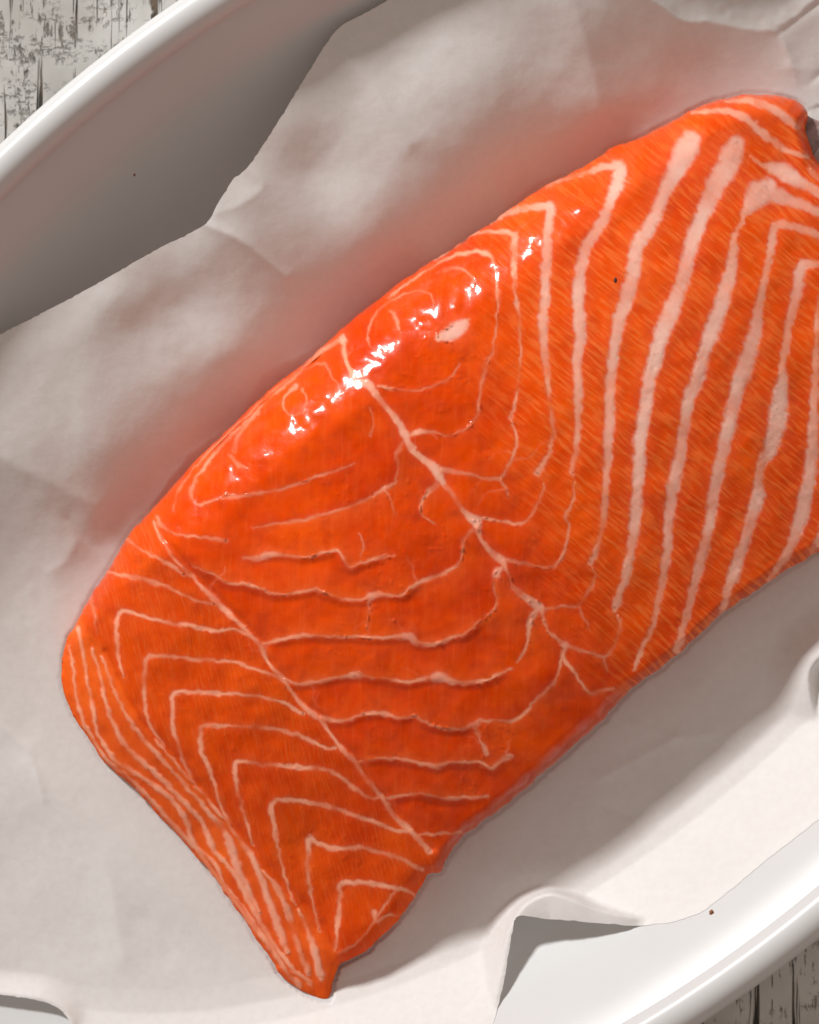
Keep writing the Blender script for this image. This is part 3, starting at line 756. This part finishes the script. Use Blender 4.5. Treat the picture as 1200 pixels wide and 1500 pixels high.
def colors(x, y, F, W):
    n1 = fbm(x, y, 80, 71, 3) * 0.5; n2 = fbm(x, y, 22, 77, 2) * 0.5
    rm = right_mask(x, y); fm = facet_mask(x, y); em = end_mask(x, y)
    mid = np.array([0.79, 0.066, 0.000]); right = np.array([0.85, 0.082, 0.002]); facet = np.array([0.76, 0.074, 0.003]); end = np.array([0.86, 0.115, 0.010])
    c = np.tile(mid, (len(x), 1))
    def bl(c, k, m): return c * (1 - m[:, None]) + k * m[:, None]
    c = bl(c, right, rm * (1 - fm)); c = bl(c, facet, fm); c = bl(c, end, em)
    c = c * (1 + 0.16 * n1 + 0.10 * n2)[:, None]
    c[:, 1] *= 1 + 0.28 * n1 + 0.12 * n2
    # flake shading painted into the colour: paler fatty lower border, shade below each line
    pale = np.zeros(len(x)); flake_shade = np.zeros(len(x))
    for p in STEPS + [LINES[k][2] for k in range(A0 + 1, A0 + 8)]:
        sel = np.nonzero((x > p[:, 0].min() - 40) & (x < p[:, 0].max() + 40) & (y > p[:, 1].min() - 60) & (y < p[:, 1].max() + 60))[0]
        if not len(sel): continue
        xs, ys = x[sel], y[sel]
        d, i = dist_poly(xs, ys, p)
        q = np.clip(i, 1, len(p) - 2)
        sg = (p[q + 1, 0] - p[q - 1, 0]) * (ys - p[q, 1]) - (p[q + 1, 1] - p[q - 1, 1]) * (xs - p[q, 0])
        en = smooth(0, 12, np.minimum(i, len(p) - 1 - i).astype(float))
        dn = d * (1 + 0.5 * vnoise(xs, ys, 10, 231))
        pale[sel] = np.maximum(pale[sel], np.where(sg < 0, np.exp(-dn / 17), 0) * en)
        flake_shade[sel] = np.maximum(flake_shade[sel], np.where(sg > 0, np.exp(-dn / 16), 0) * en)
    c = bl(c, np.array([0.90, 0.150, 0.022]), 0.42 * pale); c = bl(c, np.array([0.60, 0.026, 0.0]), 0.50 * flake_shade * (1 - pale))
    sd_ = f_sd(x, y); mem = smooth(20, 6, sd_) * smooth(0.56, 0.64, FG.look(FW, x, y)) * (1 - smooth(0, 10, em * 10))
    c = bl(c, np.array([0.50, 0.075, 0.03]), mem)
    fatc = np.array([0.95, 0.37, 0.22]) * (1 - W[:, None]) + np.array([0.95, 0.59, 0.48]) * W[:, None]
    c = c * (1 - F[:, None]) + fatc * F[:, None]
    wet = 0.95 * (1 - 0.62 * rm) * (1 - 0.75 * fm) * (1 - 0.6 * em)
    # the upper flank stays wet all the way along
    sd = f_sd(x, y); up = smooth(130, 60, sd) * FG.look((FR > 27).astype(float), x, y)
    wet = np.maximum(wet, 0.9 * up)
    reg = np.stack([rm * (1 - fm) * (1 - 0.5 * up), fm * (1 - 0.5 * em), wet, np.ones(len(x))], 1)
    return np.clip(c, 0, 1), reg

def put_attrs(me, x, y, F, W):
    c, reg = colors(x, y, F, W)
    n = len(x)
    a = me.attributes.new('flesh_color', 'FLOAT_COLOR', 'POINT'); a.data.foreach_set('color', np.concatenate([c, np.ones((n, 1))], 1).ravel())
    a = me.attributes.new('region', 'FLOAT_COLOR', 'POINT'); a.data.foreach_set('color', reg.ravel())
    a = me.attributes.new('fat', 'FLOAT', 'POINT'); a.data.foreach_set('value', F.astype(np.float32))
    a = me.attributes.new('grid', 'FLOAT_VECTOR', 'POINT'); a.data.foreach_set('vector', (np.stack([x, y, np.zeros(n)], 1) / 100).ravel())

# ------------------------------------------------------------------ build the fillet
ZB = 7.9 * mm
fillet = empty('salmon_fillet', (0, 0, ZB))
tag(fillet, 'raw orange salmon fillet with pale fat lines lying on white parchment paper', 'salmon')

px, py, quads, bnd = sheet_cells(70, 110, 1390, 1490, 1.8, f_sd)
F, W = fat_field(px, py)
h = height(px, py, F)
z = ZB + h
wx, wy = P(px, py, z)
nV = len(px)
verts = [np.stack([wx, wy, z - ZB], 1)]
faces = quads.tolist()
ext_x, ext_y, extF, extW = [px], [py], [F], [W]
base = nV
for lp in loops_of(bnd):
    lp = np.array(lp); n = len(lp)
    if n < 8: continue
    g1 = f_sd(px[lp] + 2, py[lp]) - f_sd(px[lp] - 2, py[lp]); g2 = f_sd(px[lp], py[lp] + 2) - f_sd(px[lp], py[lp] - 2)
    gl = np.hypot(g1, g2) + 1e-6
    rings = []
    und = np.clip((FG.look(FR, px[lp], py[lp]) - 26) / 84, 0, 1)        # how far the flank curls under
    for frac, in0, in1 in ((0.72, -0.25, 0.6), (0.40, 0.0, 3.0), (0.0, 1.0, 9.0)):
        ins = in0 + (in1 - in0) * und
        rx = wx[lp] + g1 / gl * ins * mm; ry = wy[lp] - g2 / gl * ins * mm
        verts.append(np.stack([rx, ry, h[lp] * frac], 1)); rings.append(base + np.arange(n)); base += n
        ext_x.append(px[lp]); ext_y.append(py[lp]); extF.append(F[lp] * 0.8); extW.append(W[lp])
    prev = lp
    for r in rings:
        for k in range(n):
            k2 = (k + 1) % n
            faces.append((int(prev[k2]), int(prev[k]), int(r[k]), int(r[k2])))
        prev = r
    faces.append(tuple(int(v) for v in rings[-1][::-1]))
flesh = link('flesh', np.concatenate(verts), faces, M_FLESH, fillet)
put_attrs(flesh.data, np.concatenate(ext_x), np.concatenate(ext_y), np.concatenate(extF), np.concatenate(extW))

# fat seams: domed ribbons set into the flesh
off = np.array([-1.05, -0.75, -0.4, 0.0, 0.4, 0.75, 1.05])
dome = np.array([-0.05, 0.006, 0.013, 0.016, 0.013, 0.006, -0.05])
for k, st, p in LINES:
    q = p[np.r_[0:len(p):2, len(p) - 1]] if len(p) > 8 else p
    # stay inside the outline and the built piece
    q = q[(f_sd(q[:, 0], q[:, 1]) > 5)]
    if len(q) < 4: continue
    tx = np.gradient(q[:, 0]); ty = np.gradient(q[:, 1])
    for _ in range(2):
        tx[1:-1] = (tx[:-2] + tx[1:-1] * 2 + tx[2:]) / 4; ty[1:-1] = (ty[:-2] + ty[1:-1] * 2 + ty[2:]) / 4
    l = np.hypot(tx, ty) + 1e-9; nx, ny = -ty / l, tx / l
    hw = q[:, 2] * (1 + 0.12 * vnoise(q[:, 0], q[:, 1], 14, 91))
    hw[0] *= 0.3; hw[-1] *= 0.3
    n = len(q)
    X = (q[:, 0, None] + nx[:, None] * hw[:, None] * off).ravel(); Y = (q[:, 1, None] + ny[:, None] * hw[:, None] * off).ravel()
    Fr, Wr = fat_field(X, Y)
    hz = height(X, Y, Fr)
    amp = np.clip(hw / 6, 0.5, 1.3)[:, None] * dome[None]
    zt = ZB + hz + amp.ravel() * mm
    gx, gy = P(X, Y, zt)
    top_v = np.stack([gx, gy, zt - ZB], 1)
    bot = top_v.copy(); bot[:, 2] -= 0.9 * mm
    bot = bot.reshape(n, 7, 3)[:, [0, 3, 6]].reshape(-1, 3)
    V = np.concatenate([top_v, bot]); fs = []
    nb = n * 7
    for i in range(n - 1):
        for j in range(6):
            a = i * 7 + j
            fs.append((a, a + 1, a + 8, a + 7))
        a = nb + i * 3
        fs.append((a + 1, a, a + 3, a + 4)); fs.append((a + 2, a + 1, a + 4, a + 5))
        fs.append((i * 7, i * 7 + 7, a + 3, a)); fs.append((i * 7 + 6, a + 2, a + 5, i * 7 + 13))
    fs.append((0, nb, nb + 1, nb + 2, 6, 5, 4, 3, 2, 1))
    e = (n - 1) * 7; eb = nb + (n - 1) * 3
    fs.append((e, e + 1, e + 2, e + 3, e + 4, e + 5, e + 6, eb + 2, eb + 1, eb))
    # make the dome face upwards
    v0, v1, v2 = top_v[0], top_v[1], top_v[8]
    if np.cross(v1 - v0, v2 - v0)[2] < 0: fs = [f[::-1] for f in fs]
    rib = link(k, V, fs, M_FLESH, fillet)
    bx = X.reshape(n, 7)[:, [0, 3, 6]].ravel(); by = Y.reshape(n, 7)[:, [0, 3, 6]].ravel()
    bF = Fr.reshape(n, 7)[:, [0, 3, 6]].ravel(); bW = Wr.reshape(n, 7)[:, [0, 3, 6]].ravel()
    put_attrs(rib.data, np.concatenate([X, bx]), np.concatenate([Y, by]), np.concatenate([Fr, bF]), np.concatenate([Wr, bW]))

# skin on the underside, showing beyond the flesh at one corner
sk = spline([(x, y) for x, y, *_ in OUT[:46]] + [(1236,240),(1212,215),(1206,190),(1190,176)] + [(x, y) for x, y, *_ in OUT[49:]], 12.0, closed=True)
n = len(sk)
_g1 = f_sd(sk[:, 0] + 4, sk[:, 1]) - f_sd(sk[:, 0] - 4, sk[:, 1]); _g2 = f_sd(sk[:, 0], sk[:, 1] + 4) - f_sd(sk[:, 0], sk[:, 1] - 4)
_gl = np.hypot(_g1, _g2) + 1e-6
_in = (8 + 46 * np.clip((FG.look(FR, sk[:, 0], sk[:, 1]) - 26) / 84, 0, 1)) * (1 - np.exp(-(((sk[:, 0] - 1205) / 50)**2 + ((sk[:, 1] - 203) / 50)**2)))
sk = sk + np.stack([_g1 / _gl * _in, _g2 / _gl * _in], 1)
cx_, cy_ = P(sk[:, 0], sk[:, 1], ZB)
lift = 9.0 * np.exp(-(((sk[:, 0] - 1205) / 26)**2 + ((sk[:, 1] - 203) / 34)**2))
V = [(x, y, -0.05 * mm + a * mm) for x, y, a in zip(cx_, cy_, lift)] + [(x, y, -0.35 * mm + a * mm) for x, y, a in zip(cx_, cy_, lift * 0.9)]
mx_, my_ = cx_.mean(), cy_.mean()
V += [(mx_, my_, -0.05 * mm), (mx_, my_, -0.35 * mm)]
fs = []
for k in range(n):
    k2 = (k + 1) % n
    fs.append((k, 2 * n, k2)); fs.append((n + k2, 2 * n + 1, n + k)); fs.append((k2, n + k2, n + k, k))
link('skin', V, fs, M_SKIN, fillet)

# small dark fleck on the flesh
def blob(name, px_, py_, z_, r, mat, parent=None, seed=1, flat=0.5, zoff=0.0):
    rg = np.random.RandomState(seed); vs_ = []; fs = []
    nu, nv = 9, 6
    for j in range(nv + 1):
        ph = math.pi * j / nv
        for i in range(nu):
            a = 2 * math.pi * i / nu
            rr = r * (0.7 + 0.6 * rg.rand())
            vs_.append((rr * math.sin(ph) * math.cos(a), rr * 1.4 * math.sin(ph) * math.sin(a), rr * flat * math.cos(ph)))
    for j in range(nv):
        for i in range(nu):
            a = j * nu + i; b2 = j * nu + (i + 1) % nu
            fs.append((a, a + nu, b2 + nu, b2))
    o = link(name, vs_, fs, mat, parent)
    x, y = P(px_, py_, z_)
    o.location = (x, y, z_ - zoff)
    return o
hh = float(height(np.array([902.]), np.array([411.]), np.zeros(1))[0])
blob('dark_fleck', 902, 411, ZB + hh, 0.0005, M_DARK, fillet, 3, 0.3, ZB)

# ------------------------------------------------------------------ parchment paper
PO = [(-110,545),(0,490),(80,449),(150,411),(230,365),(300,329),(318,300),(342,262),(362,246),(400,190),(440,125),(478,64),(500,38),(565,2),(640,-50),
 (900,-75),(1140,-75),(1290,-40),(1330,300),(1330,700),(1330,900),(1330,1080),(1262,1150),(1180,1216),
 (1120,1262),(1080,1296),(1030,1335),(1010,1343),(985,1351),(930,1356),(850,1350),(790,1345),(758,1342),(750,1370),(744,1405),(736,1450),(722,1505),(705,1580),
 (560,1590),(120,1590),(112,1520),(103,1498),(90,1480),(66,1468),(30,1461),(0,1457),(-80,1446),(-130,1400),(-140,900)]
po = spline([(x, y) for x, y in PO], 4.0, closed=True)
PG = Grid(-170, -110, 1370, 1630, 5.0)
PSD, _ = signed_distance(PG, po)
def p_sd(x, y): return PG.look(PSD, x, y)
PC = [(-110,545,29.5),(0,490,30),(150,411,30.5),(300,329,30.5),(342,262,30.5),(400,190,30.5),(478,64,30.5),(565,2,30.5),(700,-60,32),
 (15,520,29.3),(165,440,29.6),(315,355,29.4),(370,290,29.4),(430,180,29.6),(510,90,29.8),
 (70,600,25),(200,490,24.5),(375,395,24),(460,250,24),(560,150,27.5),(650,60,29.5),(270,450,22.5),(-80,680,25),(0,640,25),
 (150,660,19.5),(250,570,19),(420,430,18.5),(335,515,18.5),(540,340,18.5),(640,275,18.5),(740,210,18),(850,150,16.5),(950,110,14),
 (140,800,9),(60,900,9),(0,800,14),(0,950,9.5),(-100,950,12),
 (700,130,26.5),(800,80,23.5),(800,-20,30),(900,80,19),(950,0,25),(1050,60,14),(1100,0,19),
 (1180,60,13),(1250,0,19),(1250,150,9),(1300,300,9),
 (1200,880,8),(1100,950,7.3),(1000,1050,7.3),(900,1150,7.3),(800,1230,7.6),(700,1310,8),(1150,1000,8),(1080,1080,8.5),(980,1180,8.2),(900,1260,9.5),(1050,1200,8.6),(1120,1110,8.2),(1180,1060,9),(1010,1265,10.5),(1100,1235,12),
 (600,1380,7.4),(520,1480,7.4),(400,1480,7.2),(300,1400,7.2),(200,1300,7.2),(100,1200,7.2),(0,1100,8),(60,1050,7.4),(-100,1200,10),
 (1000,700,7),(700,700,7),(400,900,7),(900,500,7),(500,600,7),(300,1000,7),(600,1000,7),(1150,400,7),(1200,600,7),(500,1250,7),
 (660,1380,9),(640,1460,9),(620,1560,10),
 (760,1290,9.5),(840,1290,10.5),(800,1330,10),(880,1345,11),(760,1400,10),(740,1500,10.5),(0,1300,8),(150,1450,8),(60,1400,8),(0,1400,9),(60,1470,9),(120,1540,9),
 (200,1540,9),(400,1560,10),(1190,1000,9)]
PC += [(x, y, 7.2) for x, y, *_ in OUT[49:78:3]]
Pf = rbf_fit(PC, 0.3)
CRE = [([(1040,-30),(1100,22),(1142,52),(1160,98),(1172,142)], 2.4, 16), ([(1142,50),(1200,4),(1250,-30)], -1.3, 6), ([(1180,128),(1215,98)], -1.0, 6),
       ([(300,329),(352,352),(420,405)], 1.2, 14), ([(360,246),(386,272),(352,300),(318,312)], 0.35, 9), ([(830,-30),(862,70),(880,160)], 1.5, 40),
       ([(-60,640),(60,700),(140,740)], 1.6, 40), ([(100,760),(140,800),(190,800)], -0.5, 8), ([(480,60),(540,120),(600,210)], 1.2, 26),
       ([(955,1285),(1010,1240),(1080,1200)], 0.5, 18), ([(1030,1120),(1100,1060)], 0.5, 22), ([(40,1120),(150,1260),(180,1400)], 0.9, 30), ([(990,1080),(880,1140)], 0.5, 10)]
# folds: crest points (x, y, rise mm), reach on the right-hand side of travel, reach on the left-hand side
FOLD = [([(702,1580,16,70),(718,1505,15,66),(732,1450,14,58),(741,1405,13,46),(750,1362,12.5,32),(772,1328,12.5,20),(805,1313,13,16),(838,1321,13.5,16),(872,1335,13.5,18),(920,1346,13.5,22),(965,1352,11,26),(1005,1346,8,30)], 420, 0),
        ([(-90,1446,4),(0,1456,4),(60,1464,4),(92,1480,4),(105,1500,4.5),(118,1570,5)], 40, 34),
        ([(1240,930,4),(1196,966,5),(1184,990,5),(1188,1030,4.5),(1206,1075,3),(1240,1110,1)], 60, 14),
        ([(1062,1298,0.5),(1088,1268,2.5),(1125,1236,3.5),(1165,1208,2.5),(1200,1182,0.5)], 15, 40)]
FOLDL = [(spline(c, 4.0), r_, l_) for c, r_, l_ in FOLD]
CREL = [(spline([(x, y) for x, y in c], 4.0), a, wd) for c, a, wd in CRE]
_rc = np.random.RandomState(23)
for _k in range(26):
    _x, _y = _rc.uniform(-60, 1260), _rc.uniform(-40, 1540)
    if f_sd(np.array([_x]), np.array([_y]))[0] > -30: continue
    _a = _rc.uniform(0, math.pi); _l = _rc.uniform(40, 130)
    _c = spline([(_x, _y), (_x + _l * .5 * math.cos(_a), _y + _l * .5 * math.sin(_a)), (_x + _l * math.cos(_a + .25), _y + _l * math.sin(_a + .25))], 4.0)
    CREL.append((_c, _rc.choice([-1, 1]) * _rc.uniform(0.2, 0.55), _rc.uniform(6, 20)))
def paper_z(x, y):
    zz_ = Pf(x, y)
    sdF = f_sd(x, y)
    edge = smooth(-8, -70, sdF)
    inside_far = smooth(10, -25, sdF)
    for c, a, wd in CREL:
        d, _ = dist_poly(x, y, c)
        zz_ = zz_ + a * np.exp(-np.sqrt((d / wd)**2 + 0.02) * 1.1) * edge
    zz_ = zz_ + edge * (0.55 * fbm(x, y, 150, 5, 2) + 0.10 * fbm(x, y, 38, 6, 2))
    for c, r_, l_ in FOLDL:
        d, i = dist_poly(x, y, c)
        i1 = np.clip(i, 1, len(c) - 2)
        sg = (c[i1 + 1, 0] - c[i1 - 1, 0]) * (y - c[i1, 1]) - (c[i1 + 1, 1] - c[i1 - 1, 1]) * (x - c[i1, 0])
        if c.shape[1] > 3: l_ = c[i, 3]
        wd = r_ + (l_ - r_) * (1 - smooth(-60, 60, sg))
        tt = np.clip(1.08 - np.sqrt((d / wd)**2 + 0.0064), 0, 1)
        zz_ = zz_ + c[i, 2] * (tt ** 1.5)
    # flat and low beneath the fillet
    zz_ = np.maximum(zz_, 6.8)
    zz_ = np.minimum(zz_, 7.15 + 0.21 * np.maximum(-sdF, 0))
    # the skin patch corner
    zz_ = np.where((np.hypot(x - 1205, y - 205) < 50), np.minimum(zz_, 7.3), zz_)
    z0 = zz_
    for _ in range(4):
        wx_, wy_ = P(x, y, zz_ * mm)
        dz = dish_z(wx_, wy_) / mm + 0.25 + 0.4 * smooth(0, 16, p_sd(x, y))
        soft = dz + np.log1p(np.exp(np.clip((z0 - dz) / 0.6, -30, 30))) * 0.6
        zz_ = np.where((sdF > -4) | (z0 - dz > 4), z0, soft)
    return zz_ * mm
ax, ay, aq, ab = sheet_cells(-165, -105, 1365, 1625, 3.0, p_sd)
az = paper_z(ax, ay)
gx, gy = P(ax, ay, az)
paper = link('parchment_paper', np.stack([gx, gy, az], 1), aq, M_PAPER)
tag(paper, 'crumpled white parchment paper sheet lining the dish under the salmon', 'parchment')

# ------------------------------------------------------------------ crumbs
def on_dish(px_, py_):
    z_ = 0.03
    for _ in range(6):
        x, y = P(px_, py_, z_)
        z_ = float(dish_z(np.array([x]), np.array([y]))[0])
    return z_
for i, (x, y, r, lab) in enumerate([(1043, 1337, 0.0007, 'tiny toasted crumb on the bright inner wall of the dish'),
                                    (197, 256, 0.0003, 'tiny dark crumb on the shaded inner wall of the dish')]):
    zc = on_dish(x, y)
    c = blob('crumb', x, y, zc + 0.0002, r, M_CRUMB, None, 11 + i, 0.5)
    tag(c, lab, 'crumb', 'crumbs in the dish')
